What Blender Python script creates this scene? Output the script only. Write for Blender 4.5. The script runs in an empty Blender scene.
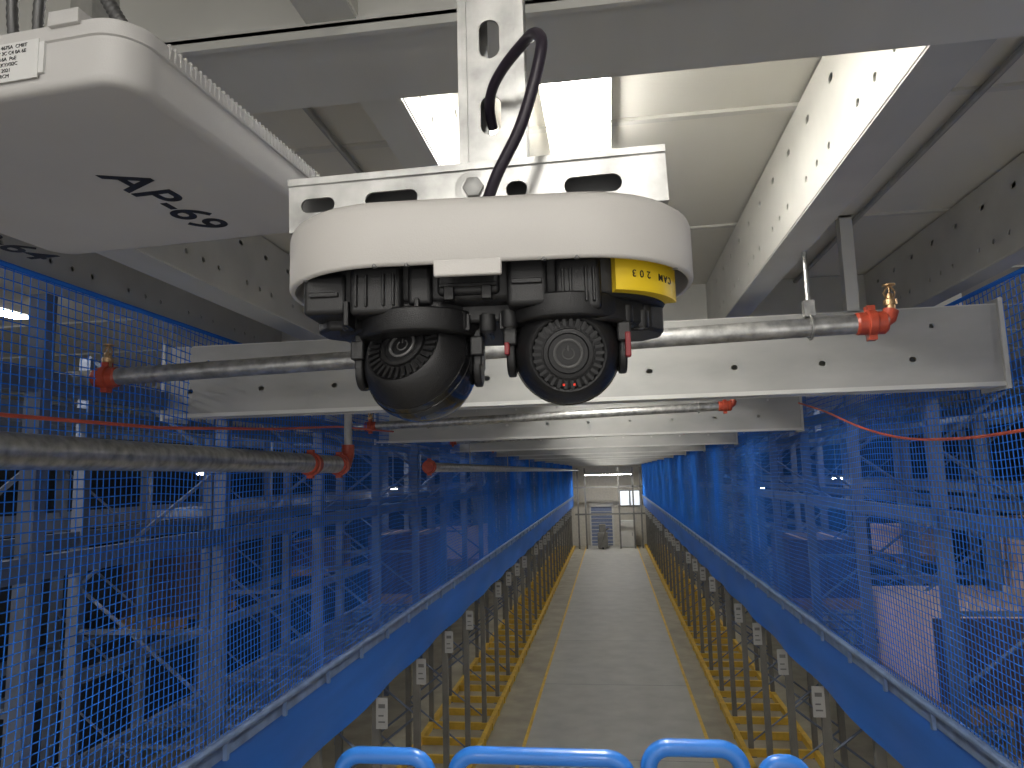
import bpy, bmesh, math, random
from mathutils import Matrix, Vector
random.seed(4)
H = 4.6          # eye height above the floor; everything below is modelled relative to eye level, lifted at the end
pi = math.pi
sc = bpy.context.scene
sc.view_settings.view_transform = 'Standard'
sc.view_settings.exposure = 0.25

# ------------------------------------------------------------------ materials
def pbr(name, col, rough=0.5, metal=0.0, var=0.12, scale=8.0, bump=0.0, bscale=60.0, coat=0.0, stretch=None, spec=None):
    m = bpy.data.materials.new(name); m.use_nodes = True
    nt = m.node_tree; b = nt.nodes['Principled BSDF']
    b.inputs['Roughness'].default_value = rough
    b.inputs['Metallic'].default_value = metal
    if coat: b.inputs['Coat Weight'].default_value = coat
    if spec is not None: b.inputs['Specular IOR Level'].default_value = spec
    tc = nt.nodes.new('ShaderNodeTexCoord')
    mp = nt.nodes.new('ShaderNodeMapping'); nt.links.new(tc.outputs['Object'], mp.inputs['Vector'])
    if stretch: mp.inputs['Scale'].default_value = stretch
    n = nt.nodes.new('ShaderNodeTexNoise'); n.inputs['Scale'].default_value = scale; n.inputs['Detail'].default_value = 5
    nt.links.new(mp.outputs['Vector'], n.inputs['Vector'])
    r = nt.nodes.new('ShaderNodeValToRGB')
    r.color_ramp.elements[0].position = .3; r.color_ramp.elements[1].position = .7
    r.color_ramp.elements[0].color = tuple(c*(1-var) for c in col)+(1,)
    r.color_ramp.elements[1].color = tuple(min(1, c*(1+var)) for c in col)+(1,)
    nt.links.new(n.outputs['Fac'], r.inputs['Fac']); nt.links.new(r.outputs['Color'], b.inputs['Base Color'])
    if bump:
        n2 = nt.nodes.new('ShaderNodeTexNoise'); n2.inputs['Scale'].default_value = bscale; n2.inputs['Detail'].default_value = 3
        nt.links.new(mp.outputs['Vector'], n2.inputs['Vector'])
        bp = nt.nodes.new('ShaderNodeBump'); bp.inputs['Strength'].default_value = bump; bp.inputs['Distance'].default_value = .002
        nt.links.new(n2.outputs['Fac'], bp.inputs['Height']); nt.links.new(bp.outputs['Normal'], b.inputs['Normal'])
    return m
def emit(name, col, s):
    m = bpy.data.materials.new(name); m.use_nodes = True
    b = m.node_tree.nodes['Principled BSDF']
    b.inputs['Base Color'].default_value = tuple(col)+(1,)
    b.inputs['Emission Color'].default_value = tuple(col)+(1,)
    b.inputs['Emission Strength'].default_value = s
    return m
WHITEP = pbr('white_plastic', (.59,.57,.545), .45, var=.02, bump=.12, bscale=900)
APW = pbr('ap_plastic', (.53,.52,.51), .5, var=.03, bump=.1, bscale=700)
BLK = pbr('black_plastic', (.010,.010,.011), .40, var=.1, bump=.25, bscale=1200)
BLKG = pbr('black_gloss', (.008,.008,.009), .16, var=.05, coat=.5)
RUB = pbr('black_rubber', (.022,.016,.028), .38, var=.1)
GALV = pbr('galvanised', (.44,.44,.43), .38, .85, var=.35, scale=24, bump=.1, bscale=120)
GALVM = pbr('galvanised_matt', (.40,.40,.39), .5, .55, var=.15, scale=12)
CONDM = pbr('flex_conduit_steel', (.13,.13,.13), .45, .6, var=.2)
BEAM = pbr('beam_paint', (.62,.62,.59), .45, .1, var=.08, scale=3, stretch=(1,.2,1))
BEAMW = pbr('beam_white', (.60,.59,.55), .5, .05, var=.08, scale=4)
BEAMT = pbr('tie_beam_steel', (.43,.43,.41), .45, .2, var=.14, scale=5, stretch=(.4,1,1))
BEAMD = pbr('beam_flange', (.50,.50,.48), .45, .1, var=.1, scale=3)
CEILM = pbr('ceiling_panel', (.68,.66,.60), .6, var=.05, scale=1.2)
FLOORM = pbr('concrete_floor', (.42,.41,.37), .5, var=.10, scale=2.2, bump=.2, bscale=20)
FLOORT = pbr('rack_floor', (.33,.30,.23), .6, var=.2, scale=2)
YEL = pbr('yellow_paint', (.68,.44,.06), .5, var=.15, scale=6)
YELL = pbr('yellow_label', (.80,.56,.02), .4, var=.02)
NET = pbr('blue_net', (.03,.21,.80), .65, var=.12, scale=3, spec=.15)
BLUEB = pbr('blue_sheet', (.025,.15,.56), .5, var=.18, scale=1.5, stretch=(1,.25,2))
BLUER = pbr('blue_rail', (.03,.20,.68), .35, var=.06, coat=.3)
RACKM = pbr('rack_steel', (.15,.18,.25), .6, .1, var=.2, scale=4)
POSTM = pbr('rack_post', (.20,.195,.18), .5, .3, var=.15, scale=4)
DARKW = pbr('dark_wall', (.030,.035,.045), .8, var=.3, scale=1)
ORG = pbr('orange_coupling', (.40,.06,.03), .4, var=.2, scale=30)
BRASS = pbr('brass', (.50,.33,.18), .35, .9, var=.2, scale=40)
CABO = pbr('orange_cable', (.75,.13,.07), .45, var=.08)
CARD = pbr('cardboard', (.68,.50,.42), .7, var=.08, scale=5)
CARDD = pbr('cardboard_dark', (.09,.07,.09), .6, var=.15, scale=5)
WOOD = pbr('pallet_wood', (.33,.22,.12), .75, var=.25, scale=9, stretch=(1,6,1))
PAPER = pbr('paper', (.66,.66,.65), .6, var=.03)
SIGN = pbr('sign_board', (.48,.48,.47), .6, var=.05)
INK = pbr('ink', (.012,.012,.014), .5, var=.05)
REDM = pbr('red_trim', (.22,.015,.02), .35)
ENDW = pbr('end_wall_paint', (.55,.52,.45), .6, var=.1)
GREY = pbr('grey_metal', (.2,.2,.2), .5, .3)
LAMP = emit('lamp_tube', (1,.97,.91), 38)
LAMPS = emit('lamp_strip', (1,.97,.91), 8)
LAMPF = emit('lamp_far', (1,.97,.92), 34)
LED = emit('red_led', (1,.05,.02), .03)

# ------------------------------------------------------------------ mesh tools
def empty(name, parent=None):
    o = bpy.data.objects.new(name, None); sc.collection.objects.link(o)
    if parent: o.parent = parent
    return o
def addmesh(name, me, mat, parent=None, smooth=True, bevel=0.0, seg=2, angle=35):
    me.materials.append(mat)
    if smooth:
        for p in me.polygons: p.use_smooth = True
        me.set_sharp_from_angle(angle=math.radians(angle))
    o = bpy.data.objects.new(name, me); sc.collection.objects.link(o)
    if parent: o.parent = parent
    if bevel:
        b = o.modifiers.new('bevel', 'BEVEL'); b.width = bevel; b.segments = seg; b.limit_method = 'ANGLE'
    return o
class MB:
    def __init__(s, M=None): s.v = []; s.f = []; s.M = M or Matrix()
    def add(s, vs, fs):
        k = len(s.v); s.v += [s.M @ Vector(v) for v in vs]; s.f += [tuple(i+k for i in f) for f in fs]; return s
    def box(s, x0, x1, y0, y1, z0, z1):
        return s.add([(x0,y0,z0),(x1,y0,z0),(x1,y1,z0),(x0,y1,z0),(x0,y0,z1),(x1,y0,z1),(x1,y1,z1),(x0,y1,z1)],
              [(0,3,2,1),(4,5,6,7),(0,1,5,4),(1,2,6,5),(2,3,7,6),(3,0,4,7)])
    def tube(s, path, r, n=10, cap=True, closed=False):
        P = [Vector(p) for p in path]; N = len(P); rings = []
        up = None
        for i in range(N):
            a = P[i-1] if (i > 0 or closed) else P[i]; b = P[(i+1) % N] if (i < N-1 or closed) else P[i]
            t = (b-a).normalized()
            if up is None: up = Vector((0,0,1)) if abs(t.z) < .9 else Vector((1,0,0))
            u = (up - t*up.dot(t)).normalized(); w = t.cross(u); up = u
            rr = r[i] if isinstance(r, (list, tuple)) else r
            rings.append([P[i]+(u*math.cos(2*pi*k/n)+w*math.sin(2*pi*k/n))*rr for k in range(n)])
        return s.loft(rings, cap and not closed, cap and not closed, closed)
    def loft(s, rings, c0=True, c1=True, closed=False):
        n = len(rings[0]); N = len(rings); vs = [v for R_ in rings for v in R_]; fs = []
        for i in range(N if closed else N-1):
            j = (i+1) % N
            for k in range(n):
                l = (k+1) % n; fs.append((i*n+k, i*n+l, j*n+l, j*n+k))
        if c0: fs.append(tuple(range(n-1, -1, -1)))
        if c1: fs.append(tuple((N-1)*n+k for k in range(n)))
        return s.add(vs, fs)
    def lathe(s, prof, M=None, n=40):
        M = M or Matrix()
        rings = [[M @ Vector((max(r,1e-5)*math.cos(2*pi*k/n), max(r,1e-5)*math.sin(2*pi*k/n), z)) for k in range(n)] for r, z in prof]
        return s.loft(rings)
    def strip(s, p0, p1, t):   # thin 4-sided strand
        p0 = Vector(p0); p1 = Vector(p1); d = (p1-p0).normalized()
        u = Vector((0,0,1)) if abs(d.z) < .9 else Vector((0,1,0)); w = d.cross(u).normalized(); u = w.cross(d)
        vs = [p+q for p in (p0, p1) for q in (u*t, w*t, -u*t, -w*t)]
        return s.add(vs, [(0,1,5,4),(1,2,6,5),(2,3,7,6),(3,0,4,7)])
    def prism(s, pts, z0, z1):
        return s.loft([[(x,y,z0) for x,y in pts], [(x,y,z1) for x,y in pts]])
    def done(s, name, mat, parent=None, **k):
        me = bpy.data.meshes.new(name); me.from_pydata([tuple(v) for v in s.v], [], s.f); me.update()
        bm = bmesh.new(); bm.from_mesh(me); bmesh.ops.recalc_face_normals(bm, faces=bm.faces); bm.to_mesh(me); bm.free()
        return addmesh(name, me, mat, parent, **k)
def slot(cx, cy, w, h, n=8):
    r = min(w, h)/2; pts = []
    for i in range(4*n):
        a = 2*pi*(i+.5)/(4*n)
        pts.append((cx+(w/2-r)*(1 if math.cos(a) > 0 else -1)+r*math.cos(a), cy+(h/2-r)*(1 if math.sin(a) > 0 else -1)+r*math.sin(a)))
    return pts
def plate(name, outline, holes, t, M, mat, parent=None):
    """flat sheet with real punched holes: 2D curve -> mesh"""
    cu = bpy.data.curves.new(name, 'CURVE'); cu.dimensions = '2D'; cu.fill_mode = 'BOTH'; cu.extrude = t/2
    for pts in [outline]+holes:
        sp = cu.splines.new('POLY'); sp.points.add(len(pts)-1)
        for p, (x, y) in zip(sp.points, pts): p.co = (x, y, 0, 1)
        sp.use_cyclic_u = True
    o = bpy.data.objects.new('tmp', cu); sc.collection.objects.link(o)
    dg = bpy.context.evaluated_depsgraph_get(); dg.update()
    me = bpy.data.meshes.new_from_object(o.evaluated_get(dg))
    bpy.data.objects.remove(o); bpy.data.curves.remove(cu)
    me.transform(M); me.name = name
    return addmesh(name, me, mat, parent, smooth=False)
def rect(x0, x1, y0, y1): return [(x0,y0),(x1,y0),(x1,y1),(x0,y1)]
def frame(o, r, u):
    r = Vector(r).normalized(); u = Vector(u).normalized(); n = r.cross(u)
    M = Matrix((r, u, n)).transposed().to_4x4(); M.translation = Vector(o); return M
def text(name, body, size, M, mat, parent, off=0.0, align='LEFT'):
    cu = bpy.data.curves.new(name, 'FONT'); cu.body = body; cu.size = size; cu.offset = off; cu.extrude = .0002
    cu.align_x = align; cu.materials.append(mat)
    o = bpy.data.objects.new(name, cu); sc.collection.objects.link(o); o.parent = parent; o.matrix_local = M
    return o
def rrect(w, d, r, inset=0, n=10):
    w -= 2*inset; d -= 2*inset; r = max(r-inset, .001); pts = []
    for cx, cy, a0 in ((w/2-r, d/2-r, 0), (-w/2+r, d/2-r, pi/2), (-w/2+r, -d/2+r, pi), (w/2-r, -d/2+r, 1.5*pi)):
        for i in range(n+1):
            a = a0+pi/2*i/n; pts.append((cx+r*math.cos(a), cy+r*math.sin(a)))
    return pts

# ------------------------------------------------------------------ room shell
Y1 = 45.0
HF = -H+.0085
MB().box(-9,9,-6,Y1,-H-.1,-H).done('floor', FLOORT, smooth=False)
w = empty('aisle_walkway')
MB().box(-1.62,1.42,-6,Y1,-H,-H+.006).done('surface', FLOORM, w, smooth=False)
MB().box(-1.68,-1.62,-6,Y1,-H,-H+.008).box(1.42,1.48,-6,Y1,-H,-H+.008).done('edge_lines', YEL, w, smooth=False)
m = MB()
for k in range(1, 12): m.box(-1.62,1.42,k*4,k*4+.012,-H+.004,-H+.0075)
m.done('joints', GREY, w, smooth=False)
c = MB().box(-9,9,-6,Y1,1.25,1.30).done('ceiling', CEILM, smooth=False)
m = MB()
for k in range(-4, 38): m.box(-9,9,k*1.2,k*1.2+.03,1.238,1.25)
m.done('ceiling_seams', BEAMW, c, smooth=False)
MB().box(-9.1,-9,-6,Y1,-H,1.3).done('wall_left', DARKW, smooth=False)
MB().box(9,9.1,-6,Y1,-H,1.3).done('wall_right', DARKW, smooth=False)
MB().box(-9,9,Y1,Y1+.1,-H,1.3).done('wall_back', ENDW, smooth=False)

# ------------------------------------------------------------------ structural beams
LB = empty('ceiling_longitudinal_beams')
def longbeam(x, side, z0, z1, fl, ymin=-1.2, ymax=44, mat=BEAMW, y_h=14):
    holes = []
    y = ymin+.2; i = 0
    while y < y_h:
        if i % 4: holes.append(slot(y, z0+.09, .024, .022, 4))
        if i % 2 == 0: holes.append(slot(y+.06, z1-.10, .040, .024, 4))
        y += .125; i += 1
    plate('web', rect(ymin, ymax, z0, z1), holes, .006, frame((x,0,0),(0,1,0),(0,0,1)), mat, LB)
    a, b = sorted((x, x+side*fl))
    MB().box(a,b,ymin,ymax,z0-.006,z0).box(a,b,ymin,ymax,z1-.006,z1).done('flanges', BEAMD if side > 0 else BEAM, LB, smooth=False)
    lx = x+side*fl
    MB().box(min(lx,lx-side*.005),max(lx,lx-side*.005),ymin,ymax,z0,z1).done('slot_shade_plate', BEAM, LB, smooth=False)
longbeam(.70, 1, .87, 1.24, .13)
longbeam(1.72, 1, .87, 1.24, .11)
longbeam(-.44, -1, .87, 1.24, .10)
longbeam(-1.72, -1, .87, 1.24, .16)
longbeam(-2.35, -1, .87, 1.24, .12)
# overhead cross beams (C-sections) every 3.6 m
m = MB()
CB = empty('ceiling_cross_beam')
for k in range(0, 12):
    y = 1.18+3.6*k
    m.box(-2.7,2.3,y,y+.006,.86,1.245).box(-2.7,2.3,y,y+.270,.852,.86).box(-2.7,2.3,y+.264,y+.270,.86,.90).box(-2.7,2.3,y,y+.012,.835,.86)
m.done('channels', BEAM, CB, smooth=False)
# lower perforated tie beams
for k in range(0, 12):
    y = 3.6*(k+1); B = empty('perforated_tie_beam')
    hs = []
    if k < 4:
        x = -2.3
        while x < 1.85:
            hs.append(slot(x, .50, .032, .026, 4)); 
            if random.random() < .4: hs.append(slot(x+.10, .66, .024, .024, 4))
            x += .42
    plate('web', rect(-2.45, 1.88, .36, .75), hs, .006, frame((0,y,0),(1,0,0),(0,0,1)), BEAMT, B)
    MB().box(-2.45,1.88,y,y+.10,.354,.362).box(-2.45,1.88,y-.012,y,.354,.375).box(-2.45,1.88,y,y+.10,.748,.756).box(-2.45,1.88,y+.2,y+.206,.36,.75).done('flanges', BEAM, B, smooth=False)
    MB().box(1.88,1.90,y-.02,y+.22,.34,.78).box(-2.47,-2.45,y-.02,y+.22,.34,.78).box(1.2,1.26,y+.0,y+.06,.75,1.25).box(-1.4,-1.34,y,y+.06,.75,1.25).done('end_plates', BEAM, B, smooth=False)

# ------------------------------------------------------------------ luminaires
def luminaire(x0, x1, y0, y1, z, mat=LAMP, drop=.02):
    L = empty('fluorescent_luminaire')
    MB().box(x0,x1,y0,y1,z,z+.045).done('housing', BEAMW, L, smooth=False)
    g = .012 if x1-x0 > .1 else .004
    MB().box(x0+g,x1-g,y0+.012,y1-.012,z-drop,z).done('diffuser', mat, L, smooth=False)
    if z < 1.0: MB().tube([((x0+x1)/2,(y0+y1)/2,z+.04),((x0+x1)/2,(y0+y1)/2,1.24)], .008, 6).done('drop_rod', GALVM, L)
for k in range(-2, 12):
    luminaire(-.17,.055,1.35+3.6*k-.0,2.55+3.6*k,1.20)
for k in (0, 1, 2):
    luminaire(-.385,-.345,1.5+3.6*k,2.9+3.6*k,1.20, LAMPS)
for k in range(0, 5):
    for sx in (-3.75, 3.45):
        luminaire(sx-.06,sx+.06,2.5+7.2*k,4.0+7.2*k,1.1, LAMPF)
for k in range(0, 3):
    for sx in (-4.6, 4.4):
        luminaire(sx-.04,sx+.04,7.4+7*k,7.8+7*k,.1-.35*k, LAMPF)
# added suspended fittings, unseen behind the viewpoint, to brighten the ceiling
for sx in (-1.2, 1.25):
    luminaire(sx-.06,sx+.06,-3.2,-1.9,.72, LAMPF, .07)

# ------------------------------------------------------------------ sprinkler pipework
def coupling(m, p, ax, r):
    M = frame(p, *( ((0,1,0),(0,0,1)) if ax == 'x' else ((0,0,1),(1,0,0)) ))
    m.lathe([(0,-.06),(r+.004,-.06),(r+.012,-.05),(r+.012,-.018),(r+.02,-.014),(r+.02,.014),(r+.012,.018),(r+.012,.05),(r+.004,.06),(0,.06)], M, 20)
    if ax == 'x': m.box(p[0]-.015,p[0]+.015,p[1]-.02,p[1]+.02,p[2]+r+.01,p[2]+r+.035).box(p[0]-.015,p[0]+.015,p[1]-.02,p[1]+.02,p[2]-r-.035,p[2]-r-.01)
    else: m.box(p[0]-.02,p[0]+.02,p[1]-.015,p[1]+.015,p[2]+r+.01,p[2]+r+.035).box(p[0]-.02,p[0]+.02,p[1]-.015,p[1]+.015,p[2]-r-.035,p[2]-r-.01)
def head(m, p):
    m.lathe([(0,0),(.018,0),(.018,.03),(.026,.03),(.026,.05),(.014,.055),(.012,.075),(.004,.08),(.004,.105),(.024,.108),(.024,.114),(0,.116)], Matrix.Translation(p), 12)
    m.tube([(p[0]-.012,p[1],p[2]+.05),(p[0]-.022,p[1],p[2]+.08),(p[0]-.004,p[1],p[2]+.108)], .004, 6)
    m.tube([(p[0]+.012,p[1],p[2]+.05),(p[0]+.022,p[1],p[2]+.08),(p[0]+.004,p[1],p[2]+.108)], .004, 6)
for k, y in enumerate((2.9, 6.5, 10.1, 13.7)):
    S = empty('sprinkler_pipe'); z0, z1 = .475, .555
    xr = 1.02
    MB().tube([(-3.0,y,z0-.004),(xr,y,z1)], .039, 20).done('pipe', GALV, S)
    m = MB(); coupling(m, (xr+.03,y,z1), 'x', .034); coupling(m, (-2.27,y,z0+.01), 'x', .034)
    m.tube([(xr+.03,y,z1),(xr+.07,y,z1),(xr+.10,y,z1+.02),(xr+.11,y,z1+.05)], .03, 14)
    m.done('couplings', ORG, S)
    m = MB(); head(m, (xr+.11,y,z1+.04)); head(m, (-2.27,y,z0+.05)); m.done('sprinkler_heads', BRASS, S)
    m = MB().tube([(.82,y,z1-.0),(.82,y,1.24)], .010, 10)
    m.tube([(.82,y+.048*math.cos(a*pi/10),.552+.048*math.sin(a*pi/10)) for a in range(20)], .006, 6, closed=True)
    m.box(.80,.84,y-.02,y+.02,.595,.66).lathe([(0,0),(.03,0),(.03,.012),(0,.012)], Matrix.Translation((.82,y,1.12)), 14)
    m.box(.72,.86,y-.02,y+.02,1.13,1.145)
    m.done('threaded_rod_hanger', GALV, S)
S = empty('sprinkler_main_pipe')
MB().tube([(-1.9,-1,.135),(-1.9,4.75,.095)], .060, 22).tube([(-1.9,7.3,.09),(-1.9,42,.09)], .052, 16).done('pipe', GALV, S)
m = MB()
for y in (4.3, 4.78, 7.3): coupling(m, (-1.9,y,.093), 'y', .056)
m.tube([(-1.9,4.8,.09),(-1.9,4.9,.10),(-1.9,4.95,.16),(-1.9,4.95,.24)], .045, 14)
m.done('couplings', ORG, S)
m = MB(); m.tube([(-1.9,4.95,.2),(-1.9,4.95,.47)], .03, 12)
for y in (9.5, 13.1, 16.7): m.tube([(-1.9,y,.13),(-1.9,y,1.24)], .008, 8)
m.done('risers', GALVM, S)
# orange detection cables
C_ = empty('orange_linear_cable')
MB().tube([(-2.2,1.0,.30),(-2.2,2.3,.262),(-2.2,3.2,.27),(-2.2,4.4,.335),(-2.2,5.5,.42),(-2.2,7.0,.46)], .008, 8).done('strand', CABO, C_)
C_ = empty('orange_linear_cable')
pts = [(1.82,7.0,.60),(1.82,6.2,.45),(1.82,5.4,.27),(1.82,4.7,.16),(1.82,4.1,.125),(1.82,3.6,.125),(1.82,3.1,.16),(1.82,2.4,.30)]
def smooth(P, n=6):
    P = [Vector(p) for p in P]; out = []
    for i in range(len(P)-1):
        a = P[max(i-1,0)]; b = P[i]; c_ = P[i+1]; d = P[min(i+2,len(P)-1)]
        for k in range(n):
            t = k/n
            out.append(.5*((2*b)+(c_-a)*t+(2*a-5*b+4*c_-d)*t*t+(3*b-a-3*c_+d)*t**3))
    out.append(P[-1]); return out
MB().tube(smooth(pts), .008, 8).done('strand', CABO, C_)
# ceiling conduit
C_ = empty('ceiling_conduit')
MB().tube([(1.28,-1,1.225),(1.28,40,1.225)], .013, 8).tube([(-.95,-1,1.225),(-.95,40,1.225)], .012, 8).done('tube', GALVM, C_)

# ------------------------------------------------------------------ nets
RAILS = pbr('rail_steel', (.22,.31,.50), .45, .3, var=.2)
def net(x, sgn):
    N = empty('safety_net')
    zt, zb, y0, y1, c = .86, -1.5, 1.0, 44.0, .041
    def off(y, z): return x+sgn*.03*math.sin(y*1.9)*math.sin((z-zb)/(zt-zb)*pi)
    def sag(y): return .012*math.sin(y*2.7)+.006*math.sin(y*6.1)
    m = MB(); t = .0027
    y = y0
    while y < y1:
        zs = [zb+(zt-zb)*i/4 for i in range(5)]
        for a, b in zip(zs[:-1], zs[1:]): m.strip((off(y,a),y,a), (off(y,b),y,b), t if y < 5.5 else t*.72)
        y += c
    z = zb
    ys = [y0+(y1-y0)*(i/130)**1.3 for i in range(131)]
    while z <= zt:
        for a, b in zip(ys[:-1], ys[1:]): m.strip((off(a,z),a,z+sag(a)), (off(b,z),b,z+sag(b)), t)
        z += c
    m.done('mesh', NET, N, smooth=False)
    MB().tube([(x,y0,zt),(x,y1,zt)], .012, 8).tube([(x,y0,zb),(x,y1,zb)], .012, 8).done('border_rope', NET, N)
    ys = [y0+i*.25 for i in range(int((y1-y0)/.25)+1)]
    vs = []; fs = []
    zz = [-1.6,-1.72,-1.86,-2.0,-2.1]
    for yy in ys:
        for j, q in enumerate(zz): vs.append((x+sgn*(.02+.02*math.sin(yy*3.1+j*.9)*(j/4)),yy,q))
    for i in range(len(ys)-1):
        for j in range(4): fs.append((i*5+j,(i+1)*5+j,(i+1)*5+j+1,i*5+j+1))
    MB().add(vs, fs).done('skirt', BLUEB, N)
    R_ = empty('edge_rail')
    MB().box(min(x+sgn*.0,x+sgn*.06),max(x+sgn*.0,x+sgn*.06),y0,y1,-1.60,-1.50).tube([(x-sgn*.03,y0,-1.48),(x-sgn*.03,y1,-1.48)], .024, 10).done('beam', RAILS, R_, smooth=False)
    m = MB(); k = y0
    while k < 30: m.box(x-sgn*.03-.012,x-sgn*.03+.012,k,k+.03,-1.6,-1.46); k += .75
    m.done('clips', RAILS, R_, smooth=False)
net(-2.3, -1); net(1.9, 1)

# ------------------------------------------------------------------ pallet racking
def rack(x, sgn, y0):
    R_ = empty('pallet_rack')
    xf, xb = x+sgn*.16, x+sgn*1.15
    m = MB(); br = MB(); lo = MB()
    y = y0; ys = []
    while y < 44: ys.append(y); y += 1.5
    for y in ys:
        for xx in (xf, xb):
            for mm, a, b in ((lo, -H, -2.1), (m, -2.1, .84)):
                mm.box(xx-.04,xx+.04,y-.004,y,a,b).box(xx-.04,xx-.036,y,y+.06,a,b).box(xx+.036,xx+.04,y,y+.06,a,b)
            lo.box(xx-.07,xx+.07,y-.05,y+.09,-H,-H+.012)
        z = -H+.2; f = 0
        while z < .3:
            a, b = (xf, xb) if f % 2 == 0 else (xb, xf)
            br.strip((a,y+.03,z), (b,y+.03,z+.75), .014); z += .75; f += 1
        br.box(min(xf,xb),max(xf,xb),y+.015,y+.045,-.95,-.92)
    m.done('uprights', RACKM, R_, smooth=False); lo.done('lower_posts', POSTM, R_, smooth=False)
    br.done('braces', RACKM, R_, smooth=False)
    m = MB()
    for z in (-1.78, -.35, .45):
        for xx in (xf, xb): m.box(xx-.025,xx+.025,y0,44,z-.05,z+.05)
    m.done('beams', RACKM, R_, smooth=False)
    m = MB(); k = y0
    while k < 42:
        for z in (-1.73,):
            for q in (.35,.75,1.15): m.box(min(xf,xb),max(xf,xb),k+q-.02,k+q+.02,z-.02,z)
        k += 1.5
    m.done('pallet_supports', RACKM, R_, smooth=False)
    m = MB(); k = y0
    while k < 44:
        m.box(min(x,xb)-.0,max(x,xb)+.0,k-.03,k+.03,-H,-H+.12)
        m.box(min(x,xb),max(x,xb),k+.72,k+.78,-H,-H+.12)
        k += 1.5
    for xx in (xf-sgn*.1, xb): m.box(xx-.04,xx+.04,y0,44,-H,-H+.12)
    m.done('floor_guides', YEL, R_, smooth=False)
    m = MB(); pp = MB()
    for i, y in enumerate(ys):
        q = x+sgn*.09
        if i % 5 == 3: continue
        m.box(q-.06,q+.06,y-.02,y-.01,-2.52,-2.22)
        pp.box(q-.035,q+.035,y-.023,y-.02,-2.32,-2.28).box(q-.035,q+.02,y-.023,y-.02,-2.40,-2.385).box(q-.035,q+.035,y-.023,y-.02,-2.46,-2.445)
    m.done('location_signs', SIGN, R_, smooth=False); pp.done('sign_print', GREY, R_, smooth=False)
rack(-2.3, -1, 1.2); rack(1.9, 1, 1.8)
def backrack(x, s):
    R_ = empty('pallet_rack'); m = MB(); b = MB()
    y = 1.5
    while y < 40:
        for xx in (x, x+s*1.0):
            m.box(xx-.05,xx+.05,y,y+.07,-H,1.0)
        for f in range(7): m.strip((x,y,-H+.3+f*.75), (x+s,y,-H+.3+(f+1)*.75) , .014)
        y += 2.7
    for z in (-3.2,-1.75,-.35,.6):
        for xx in (x, x+s): m.box(xx-.03,xx+.03,1.5,40,z-.06,z+.06)
    m.done('frame', RACKM, R_, smooth=False)
backrack(-4.9, -1); backrack(4.7, 1)
# stored goods
def cartons(x0, x1, y0, y1, zb, zt, nx, ny, nz, mat, mat2, end_shade=False):
    S = empty('stacked_cartons'); rs = random.Random(int(y0*10))
    m = MB(); t = MB()
    for i in range(nx):
        for j in range(ny):
            for k in range(nz):
                ax = x0+(x1-x0)*i/nx; bx = x0+(x1-x0)*(i+1)/nx; ay = y0+(y1-y0)*j/ny; by = y0+(y1-y0)*(j+1)/ny
                az = zb+(zt-zb)*k/nz; bz = zb+(zt-zb)*(k+1)/nz; g = .004
                m.box(ax+g,bx-g,ay+g,by-g,az,bz-g)
                if k == nz-1: t.box((ax+bx)/2-.025,(ax+bx)/2+.025,ay+g,by-g,bz-g,bz-g+.002)
    m.done('boxes', mat, S, smooth=False, bevel=.004); t.done('tape', mat2, S, smooth=False)
    if end_shade: MB().box(x0,x1,y0-.008,y0,zb,zt-.006).done('end_shade_panel', CARDD, S, smooth=False)  # dark panel paints the shade onto the near end of the stack
    p = MB()
    for i in range(7): p.box(x0+(x1-x0)*i/7+.01,x0+(x1-x0)*(i+1)/7-.01,y0,y1,zb-.03,zb)
    for q in (0,.5,1): p.box(x0,x1,y0+(y1-y0-.1)*q,y0+(y1-y0-.1)*q+.1,zb-.13,zb-.03)
    p.done('pallet', WOOD, S, smooth=False)
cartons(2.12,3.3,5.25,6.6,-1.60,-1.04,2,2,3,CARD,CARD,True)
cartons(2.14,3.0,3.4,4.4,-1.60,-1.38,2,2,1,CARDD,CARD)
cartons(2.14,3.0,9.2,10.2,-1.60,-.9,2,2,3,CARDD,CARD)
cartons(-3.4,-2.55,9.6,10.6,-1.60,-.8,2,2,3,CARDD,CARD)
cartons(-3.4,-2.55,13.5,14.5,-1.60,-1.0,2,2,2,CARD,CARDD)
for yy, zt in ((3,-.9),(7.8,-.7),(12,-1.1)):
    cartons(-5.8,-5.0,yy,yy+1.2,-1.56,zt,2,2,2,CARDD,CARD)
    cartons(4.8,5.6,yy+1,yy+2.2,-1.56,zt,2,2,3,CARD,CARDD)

# ------------------------------------------------------------------ far end of aisle
E = empty('door_1')
MB().box(-1.3,.0,44.9,44.98,-H+.01,-2.2).done('curtain', pbr('door_curtain',(.16,.20,.32),.5), E, smooth=False)
m = MB()
for i in range(10): m.box(-1.3,.0,44.86,44.9,-H+.1+i*.22,-H+.13+i*.22)
m.box(-1.4,-1.3,44.8,45,HF,-2.1).box(.0,.1,44.8,45,HF,-2.1).box(-1.4,.1,44.8,45,-2.2,-2.0).done('frame', BEAMW, E, smooth=False)
E = empty('window_1')
MB().box(.5,1.8,44.88,44.95,-2.2,-1.2).done('frame', GREY, E, smooth=False)
MB().box(.56,1.1,44.85,44.9,-2.14,-1.26).box(1.2,1.74,44.85,44.9,-2.14,-1.26).done('glass', emit('window_glow',(.8,.85,.9),.9), E, smooth=False)
E = empty('pallet_truck')
MB().box(-.9,-.3,42.6,43.0,HF+.1,-H+1.0).box(-.8,-.4,42.6,42.68,-H+1,-H+1.5).done('body', POSTM, E, smooth=False, bevel=.05)
MB().tube([(-.6,42.5,-H+.5),(-.4,42.1,-H+1.2),(-.2,41.9,-H+1.3)], .04, 8).done('tiller', POSTM, E)
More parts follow.
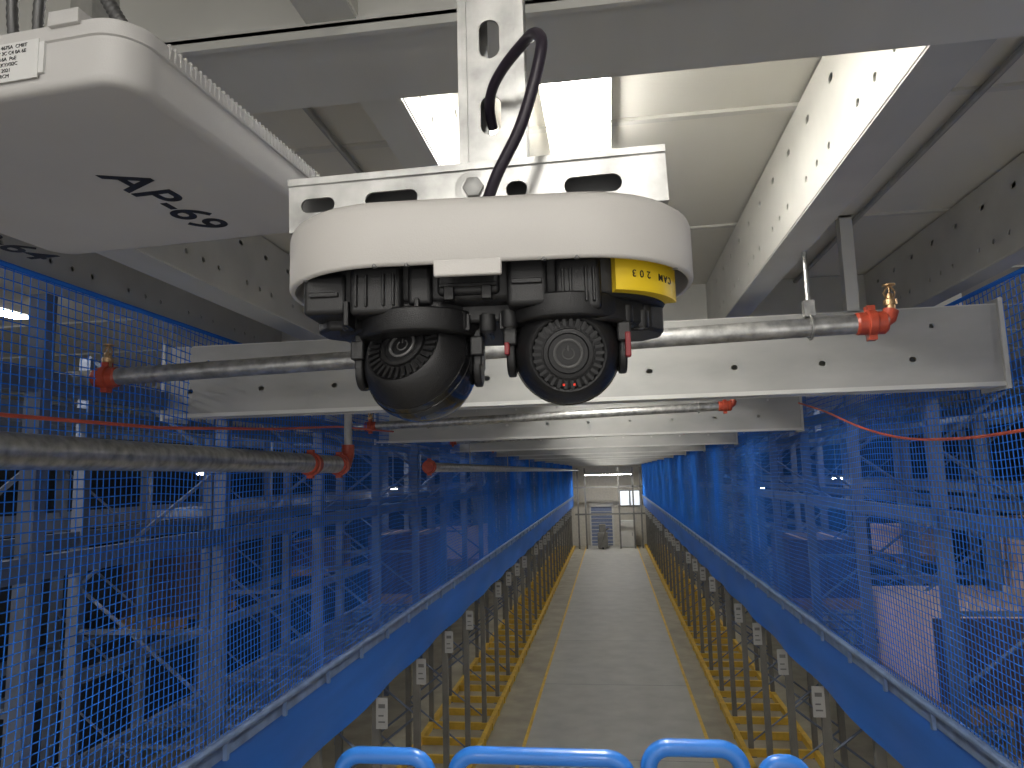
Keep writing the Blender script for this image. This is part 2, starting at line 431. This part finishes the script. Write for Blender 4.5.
MB().box(-.85,-.65,43.0,44.1,HF+.08,-H+.18).box(-.5,-.3,43,44.1,HF+.08,-H+.18).done('forks', GREY, E, smooth=False)
MB().lathe([(0,-.05),(.1,-.05),(.1,.05),(0,.05)], frame((-.6,42.7,HF+.1),(0,1,0),(0,0,1)), 16).done('wheel', RUB, E)
E = empty('control_cabinet')
MB().box(.5,1.3,43.6,44.2,HF,-H+1.6).done('body', BEAM, E, smooth=False, bevel=.02)
MB().box(.55,1.25,43.57,43.6,-H+.1,-H+1.5).done('door', BEAMW, E, smooth=False); MB().box(1.15,1.18,43.54,43.57,-H+.7,-H+.9).done('handle', GREY, E, smooth=False)
E = empty('crossing_racks')
m = MB()
for x in (-2.0,-1.55,.45,1.3,1.75): m.box(x-.05,x+.05,43,43.1,HF,.2)
for z in (-2.6,-1.0): m.box(-2.2,2,43,43.06,z,z+.1)
m.done('frame', POSTM, E, smooth=False)
luminaire(-1.5,1.2,41.5,41.8,-.2, LAMPF)

# ------------------------------------------------------------------ blue guard railing on a lift platform
G = empty('lift_platform_guardrail')
def loop(x0, x1, zt, y, r=.045, zb=-1.60, t=.018):
    P = [(x0,y,zb),(x0,y,zt-r)]
    P += [(x0+r-r*math.cos(a*pi/16),y,zt-r+r*math.sin(a*pi/16)) for a in range(1,9)]
    P += [(x1-r+r*math.sin(a*pi/16),y,zt-r+r*math.cos(a*pi/16)) for a in range(0,9)]
    P += [(x1,y,zb)]
    MB().tube(P, t, 14).done('tube_loop', BLUER, G)
    MB().tube([(x0,y,-1.1),(x1,y,-1.1)], .014, 10).done('mid_rail', BLUER, G)
loop(-.635,-.43,-.625,1.62); loop(-.37,.012,-.618,1.62); loop(.055,.25,-.592,1.62); loop(.295,.375,-.618,1.62,.035)
MB().box(-.75,.75,.9,1.66,-1.66,-1.60).done('deck', GREY, G, smooth=False, bevel=.01)
m = MB()
for sx in (-.6,.6):
    for k in range(3):
        z = -H+.25+k*.87
        m.strip((sx,.95,z),(sx,1.6,z+.87),.03).strip((sx,1.6,z),(sx,.95,z+.87),.03)
m.done('scissor_arms', BLUER, G, smooth=False)
MB().box(-.7,.7,.9,1.66,-H+.08,-H+.27).done('base', BLUER, G, smooth=False, bevel=.02)
m = MB()
for sx in (-.62,.62):
    for sy in (1.0,1.55): m.lathe([(0,-.04),(.1,-.04),(.1,.04),(0,.04)], frame((sx,sy,HF+.1),(0,1,0),(0,0,1)), 18)
m.done('wheels', RUB, G)

# ------------------------------------------------------------------ perforated strut + cross bar
ST = empty('perforated_strut_hanger')
x0, x1, ys = -.121, -.062, .591
hs = [slot(-.093, .322+i*.074, .019, .038) for i in range(0, 12)]
plate('web', rect(x0, x1, .225, 1.25), hs, .0025, frame((0,ys,0),(1,0,0),(0,0,1)), GALV, ST)
MB().box(x0,x0+.0025,ys,ys+.03,.225,1.25).box(x1-.0025,x1,ys,ys+.03,.225,1.25).box(x0,x0+.022,ys+.0275,ys+.03,.225,1.25).box(x1-.022,x1,ys+.0275,ys+.03,.225,1.25).box(x0-.001,x0+.007,ys-.004,ys-.0012,.225,1.25).box(x1-.007,x1+.001,ys-.004,ys-.0012,.225,1.25).done('flanges', GALV, ST, smooth=False)
MB().box(-.15,-.03,ys-.02,ys+.06,1.235,1.25).done('head_plate', GALV, ST, smooth=False)
CBR = empty('perforated_cross_bar')
Mb = frame((-.103,.560,.2035),(math.cos(.035),math.sin(.035),.026),(-.026,0,1))
plate('web', rect(-.163,.161,.012,.059), [slot(-.137,.035,.030,.013),slot(-.072,.035,.046,.014),slot(.036,.033,.018,.015),slot(.100,.0315,.048,.0155)], .0025, Mb, GALV, CBR)
MB(Mb).box(-.163,.161,.0565,.059,-.024,0).box(-.163,.161,.012,.0145,-.024,0).box(-.163,.161,.0535,.0595,.0012,.0035).done('flanges', GALV, CBR, smooth=False)
MB(Mb).box(-.163,.161,.012,.058,-.0255,-.0235).done('slot_shade_plate', GREY, CBR, smooth=False)  # added dark plate: paints the shaded channel interior seen through the slots
MB(Mb).lathe([(0,0),(.0165,0),(.0165,.0025),(.0105,.003),(.0105,.004),(0,.004)], Matrix.Translation((.000,.036,.001)), 28).done('washer', GALV, CBR)
MB(Mb).lathe([(0,0),(.009,0),(.009,.005),(.0065,.006),(0,.006)], Matrix.Translation((.000,.036,.004)), 6).done('bolt_head', GALVM, CBR)

# cable
KC = empty('camera_cable')
P = smooth([(-.095,.612,.322),(-.094,.590,.329),(-.088,.572,.337),(-.076,.556,.345),(-.058,.535,.350),(-.046,.518,.348),(-.039,.506,.336),(-.039,.50,.320),(-.046,.50,.292),(-.058,.503,.260),(-.077,.512,.230),(-.088,.525,.212)], 8)
MB().tube(P, .0047, 12).done('jacket', RUB, KC)

# ------------------------------------------------------------------ dual dome camera
D = empty('dual_head_security_camera')
MD = Matrix.Translation((-.1000,.612,0)) @ Matrix.Rotation(math.radians(4),4,'Z')
W_, D_, R0 = .358, .212, .104
def ringat(w, d, r, inset, z): return [(x,y,z) for x, y in rrect(w, d, r, inset, 16)]
prof = [(.020,.197),(.008,.194),(.006,.164),(.0045,.1605),(.0015,.1605),(0,.163),(0,.205),(.0015,.210),(.006,.2135),(.014,.2150),(.03,.2155)]
MB(MD).loft([ringat(W_,D_,R0,i,z) for i, z in prof]).done('white_tray', WHITEP, D, angle=60)
MB(MD).prism([(-.034,-.1060),(.018,-.1060),(.018,-.1010),(-.034,-.1010)],.150,.163).done('front_tab', WHITEP, D, bevel=.0012)
# black chassis
A = MB(MD); Wa, Da, Ra = .306, .150, .066
A.loft([ringat(Wa,Da,Ra,i,z) for i, z in [(.012,.194),(0,.190),(0,.142),(.003,.138),(.02,.136)]])
A.done('chassis', BLK, D, angle=50)
m = MB(MD)
for bx in ((-.148,-.112,-.072,-.01,.132,.166),(-.106,-.064,-.084,-.03,.128,.168),(-.060,-.040,-.080,-.03,.135,.168),(.020,.052,-.085,-.03,.130,.170),(.058,.094,-.084,-.03,.125,.168),(-.036,.014,-.0805,-.03,.142,.170)):
    m.box(*bx)
m.done('front_blocks', BLK, D, bevel=.004, seg=3)
# moulded ribs, ledges and clips
m = MB(MD)
for x in (-.100,-.092,-.078,-.070): m.box(x-.0012,x+.0012,-.0865,-.08,.134,.160)
for x in (.064,.070,.082,.088): m.box(x-.0012,x+.0012,-.0865,-.08,.131,.158)
m.box(-.034,.012,-.083,-.078,.1475,.1505).box(-.030,-.022,-.084,-.076,.137,.148).box(.000,.008,-.084,-.076,.137,.148)
m.box(-.142,-.118,-.0745,-.068,.146,.150).box(.024,.048,-.0875,-.08,.147,.151)
for x in (-.052,.054,-.109): m.box(x-.002,x+.002,-.082,-.05,.120,.140)
for x in (-.014,0,.014): m.box(x-.002,x+.002,-.064,-.03,.116,.13)
m.done('moulded_ribs', BLK, D, bevel=.0006, seg=1)
m = MB(MD)
def oct_(cx, cy, rx, ry, n=8): return [(cx+rx*math.cos(2*pi*(k+.5)/n), cy+ry*math.sin(2*pi*(k+.5)/n)) for k in range(n)]
m.prism(oct_(-.062,-.022,.070,.056),.118,.140).prism(oct_(.074,-.022,.062,.056),.118,.140)
m.prism([(-.03,-.06),(.03,-.06),(.03,.05),(-.03,.05)],.123,.14)
m.prism(oct_(-.125,-.02,.026,.03),.124,.14).prism(oct_(.126,-.01,.026,.03),.116,.14)
m.done('lower_chassis', BLK, D, bevel=.003, seg=2)
m = MB(MD); sv = MB(MD)
for x, y, z in ((-.132,-.040,.128),(-.112,-.058,.124),(.128,-.040,.120),(.114,-.052,.122),(.002,-.058,.118),(-.02,-.06,.12),(.02,-.061,.120)):
    m.lathe([(0,0),(.006,0),(.007,.002),(.007,.014),(0,.014)], Matrix.Translation((x,y,z-.003)), 14)
for x, y, z in ((-.132,-.040,.1245),(.128,-.040,.1165),(-.02,-.06,.1165),(.02,-.061,.1165)):
    sv.lathe([(0,0),(.0026,0),(.003,.001),(0,.001)], Matrix.Translation((x,y,z)), 12)
m.done('screw_bosses', BLK, D); sv.done('screws', GREY, D)
m = MB(MD)
for x, y in ((-.145,-.073),(-.08,-.1032),(-.055,-.1032),(.05,-.1032),(.075,-.1032),(.155,-.062)):
    m.lathe([(0,0),(.0022,0),(.0022,.003),(0,.003)], Matrix.Translation((x,y,.1597)), 10)
m.done('rim_marks', GREY, D)

def ball(c, R, axis, upv, tag, detail=True):
    ax = Vector(axis).normalized(); u = Vector(upv); u = (u-ax*u.dot(ax)).normalized(); r_ = u.cross(ax)
    M = MD @ frame(c, r_, u)     # local z = facing
    prof = [(0,-R)]
    for k in range(1, 22):
        t = -pi/2+k*(pi*.5+math.radians(42))/21
        prof.append((R*math.cos(t), R*math.sin(t)))
    rf = prof[-1][0]; zf = prof[-1][1]
    prof += [(rf-.002,zf+.0012),(rf-.0035,zf+.0005),(rf-.005,zf-.002),(.020,zf-.0005),(.0195,zf+.0025),(.0165,zf+.003),(.0155,zf+.001),(0,zf+.001)]
    MB(M).lathe(prof, n=56).done('eyeball_'+tag, BLK, D, angle=30)
    MB(M).lathe([(R*.985,-.004),(R+.0012,-.0035),(R+.0012,.0035),(R*.985,.004)], n=56).done('seam_'+tag, BLKG, D)
    m = MB(M)
    for k in range(30):
        a = 2*pi*k/30; Rk = Matrix.Rotation(a,4,'Z'); m.M = M @ Rk
        m.box(.0215,rf-.004,-.0013,.0013,zf-.003,zf+.002)
    m.done('vent_ribs_'+tag, BLK, D, smooth=False)
    m = MB(M); m.tube([(.0108*math.cos(k*pi/16),.0108*math.sin(k*pi/16),zf+.0018) for k in range(32)], .0013, 6, closed=True)
    m.tube([(.0046*math.cos(pi/2+.6+k*(2*pi-1.2)/20),.0046*math.sin(pi/2+.6+k*(2*pi-1.2)/20),zf+.0012) for k in range(21)], .0006, 5)
    m.tube([(0,.002,zf+.0012),(0,.0062,zf+.0012)], .0006, 5)
    m.done('power_mark_'+tag, pbr('mark_'+tag,(.10,.10,.10),.4), D)
    return M, zf, rf
ZB = .0985
ML, zL, rL = ball((-.058,-.034,ZB-.0055), .0475, (-.30,-.86,.40), (0,.5,.8), 'left')
MR, zR, rR = ball((.066,-.040,ZB+.001), .0435, (.02,-1,-.22), (0,0,1), 'right')
MB(MR).box(-.0050,-.0032,-.0256,-.0238,zR-.001,zR+.0022).box(.0032,.0050,-.0256,-.0238,zR-.001,zR+.0022).done('status_leds', LED, D, smooth=False)
MB(MR).lathe([(0,-.046),(.012,-.045),(.016,-.041),(.016,-.036),(0,-.036)], n=24).done('lens_right', BLKG, D)
MB(ML).lathe([(0,-.050),(.014,-.049),(.018,-.044),(.018,-.039),(0,-.039)], n=24).done('lens_left', BLKG, D)
sh = [( .0482*math.cos(t), .0482*math.sin(t)) for t in [-pi/2+k*(pi*.5-.15+.35)/14 for k in range(15)]]
MB(ML).lathe(sh+[(.044,.010)], n=48).done('glossy_shell_left', BLKG, D)
m = MB(MD); rd = MB(MD)
for cx, cy, cz, R in ((-.058,-.034,ZB-.0055,.0475),(.066,-.040,ZB+.001,.0435)):
    m.lathe([(R*.86,.030),(R*1.06,.031),(R*1.10,.036),(R*1.10,.05),(R*.9,.05)], Matrix.Translation((cx,cy,cz-.010)), 40)
    for s in (-1, 1):
        a, b = sorted((cx+s*(R-.001), cx+s*(R+.006)))
        m.box(a,b,cy-.016,cy+.016,cz-.004,.125)
        m.lathe([(0,-.004),(.015,-.004),(.016,-.002),(.016,.003),(0,.004)], frame((cx+s*(R+.002),cy,cz-.004),(0,1,0),(0,0,1)), 24)
        m.box(min(a,b)-.002,max(a,b)+.002,cy-.021,cy-.010,cz+.004,cz+.020)
a_ = .066+.0435
rd.box(a_+.003,a_+.0075,-.062,-.054,ZB-.008,ZB+.012).box(.066-.0435-.0072,.066-.0435-.003,-.062,-.054,ZB-.003,ZB+.007)
m.done('yokes', BLK, D, bevel=.0015)
rd.done('red_locks', REDM, D, smooth=False, bevel=.001)
# yellow label wrapping the front-right corner
def perim(s):
    r = Ra; L0 = Wa/2-r
    if s < L0: return Vector((s,-Da/2,0)), Vector((1,0,0))
    a = (s-L0)/r
    if a > pi/2: a = pi/2
    return Vector((L0+r*math.sin(a), -Da/2+r-r*math.cos(a), 0)), Vector((math.cos(a), math.sin(a), 0))
s0, s1 = .103, .172
LO = .010
vs = []; fs = []
for i in range(25):
    p, t = perim(s0+(s1-s0)*i/24); n = Vector((t.y,-t.x,0))
    q = p+n*LO
    vs += [(q.x,q.y,.140),(q.x,q.y,.171),(q.x-n.x*LO,q.y-n.y*LO,.171),(q.x-n.x*LO,q.y-n.y*LO,.140)]
for i in range(24):
    for j in range(4):
        l = (j+1) % 4; fs.append((i*4+j,(i+1)*4+j,(i+1)*4+l,i*4+l))
fs += [(0,1,2,3),(96,99,98,97)]
MB(MD).add(vs, fs).done('yellow_label', YELL, D)
word = 'CAM 203'
for i, ch in enumerate(word):
    if ch == ' ': continue
    s = s1-.018-i*.0062
    p, t = perim(s); n = Vector((t.y,-t.x,0)); q = p+n*(LO+.0004)
    text('label_char_%d' % i, ch, .0082, MD @ frame((q.x,q.y,.1565), -t, (0,0,-1)), INK, D, .00002, 'CENTER')

# ------------------------------------------------------------------ access point
AP = empty('wireless_access_point')
za = .330
MA = Matrix.Translation((-.578,.690,0)) @ Matrix.Rotation(math.radians(-4),4,'Z')
Wp, Dp, Rp = .43, .38, .036
prof = [(.16,.388),(.004,.388),(.0,.385),(0,.372),(.002,.371),(.002,.338),(.0035,.333),(.007,.3305),(.012,za),(.08,za)]
MB(MA).loft([ringat(Wp,Dp,Rp,i,z) for i, z in prof]).done('body', APW, AP, angle=40)
m = MB(MA)
for i in range(40):
    y = -.14+i*.0072
    m.box(Wp/2-.004,Wp/2+.0006,y,y+.003,.374,.3885)
for sx in (-.08,.02): m.box(sx,sx+.05,-Dp/2-.003,-Dp/2+.01,.378,.391)
m.box(Wp/2-.075,Wp/2-.045,-Dp/2-.004,-Dp/2+.02,.382,.395)
m.done('cooling_ribs', APW, AP, smooth=False, bevel=.0008)
MB(MA).box(.02,.135,-Dp/2-.0006,-Dp/2+.004,.344,.372).box(.065,.130,-Dp/2-.0012,-Dp/2,.340,.375).done('sticker', PAPER, AP, smooth=False)
for i in range(6):
    text('sticker_line_%d' % i, ('FCC ID  IC 4675A  CMIIT', 'MAC 7C 57 3C C4 0A 6E', 'Input 54V  0.6A  PoE', 'Serial PHQKKYX02C', 'Made in  XK 2021', 'CE  UKCA  RCM')[i], .0046,
         MA @ frame((.069,-Dp/2-.0014,.3695-i*.0052),(1,0,0),(0,0,1)), INK, AP)
text('ap_number', 'AP-69', .070, frame((-.533,.652,za-.0005),(.06,.98,0),(.98,-.06,0)), INK, AP, .0011)
text('ap_number_b', 'AP-64', .068, frame((-.835,.725,za-.0005),(.06,.98,0),(.98,-.06,0)), INK, AP, .0011)
MB(MA).box(-.03,.03,-.05,.05,.382,.42).box(-.015,.015,-.02,.02,.41,1.25).done('ceiling_bracket', GALV, AP, smooth=False)
m = MB()
def flex(pts, r):
    P = smooth(pts, 14); m.tube(P, [r*(1+.14*(i % 2)) for i in range(len(P))], 12)
flex([(-.50,.55,.385),(-.50,.53,.41),(-.49,.52,.46),(-.47,.50,.52),(-.45,.5,.60),(-.42,.55,.75),(-.40,.6,1.0),(-.40,.6,1.24)], .0045)
flex([(-.525,.55,.385),(-.525,.53,.41),(-.52,.52,.46),(-.50,.50,.52),(-.48,.5,.60),(-.45,.55,.75),(-.43,.6,1.0),(-.43,.6,1.24)], .0045)
flex([(-.40,.54,.385),(-.408,.52,.40),(-.42,.51,.425),(-.435,.50,.46),(-.44,.49,.52),(-.45,.5,.7),(-.46,.6,1.24)], .0055)
m.done('flex_conduits', CONDM, AP)

# ------------------------------------------------------------------ light / world
wd = bpy.data.worlds.new('world'); sc.world = wd; wd.use_nodes = True
wd.node_tree.nodes['Background'].inputs[0].default_value = (1,.97,.93,1)
wd.node_tree.nodes['Background'].inputs[1].default_value = .80

# ------------------------------------------------------------------ camera
a = math.radians(7.73); p = math.radians(7.29); r = .026
R_ = Matrix.Rotation(a,4,'Z') @ Matrix.Rotation(pi/2+p,4,'X') @ Matrix.Rotation(-r,4,'Z')
cam = bpy.data.cameras.new('camera'); co = bpy.data.objects.new('camera', cam); sc.collection.objects.link(co)
co.matrix_world = R_; cam.sensor_width = 36; cam.lens = 36*700/1024; cam.clip_start = .02; cam.clip_end = 200
sc.camera = co
for o in sc.objects:
    if o.parent is None: o.location.z += H
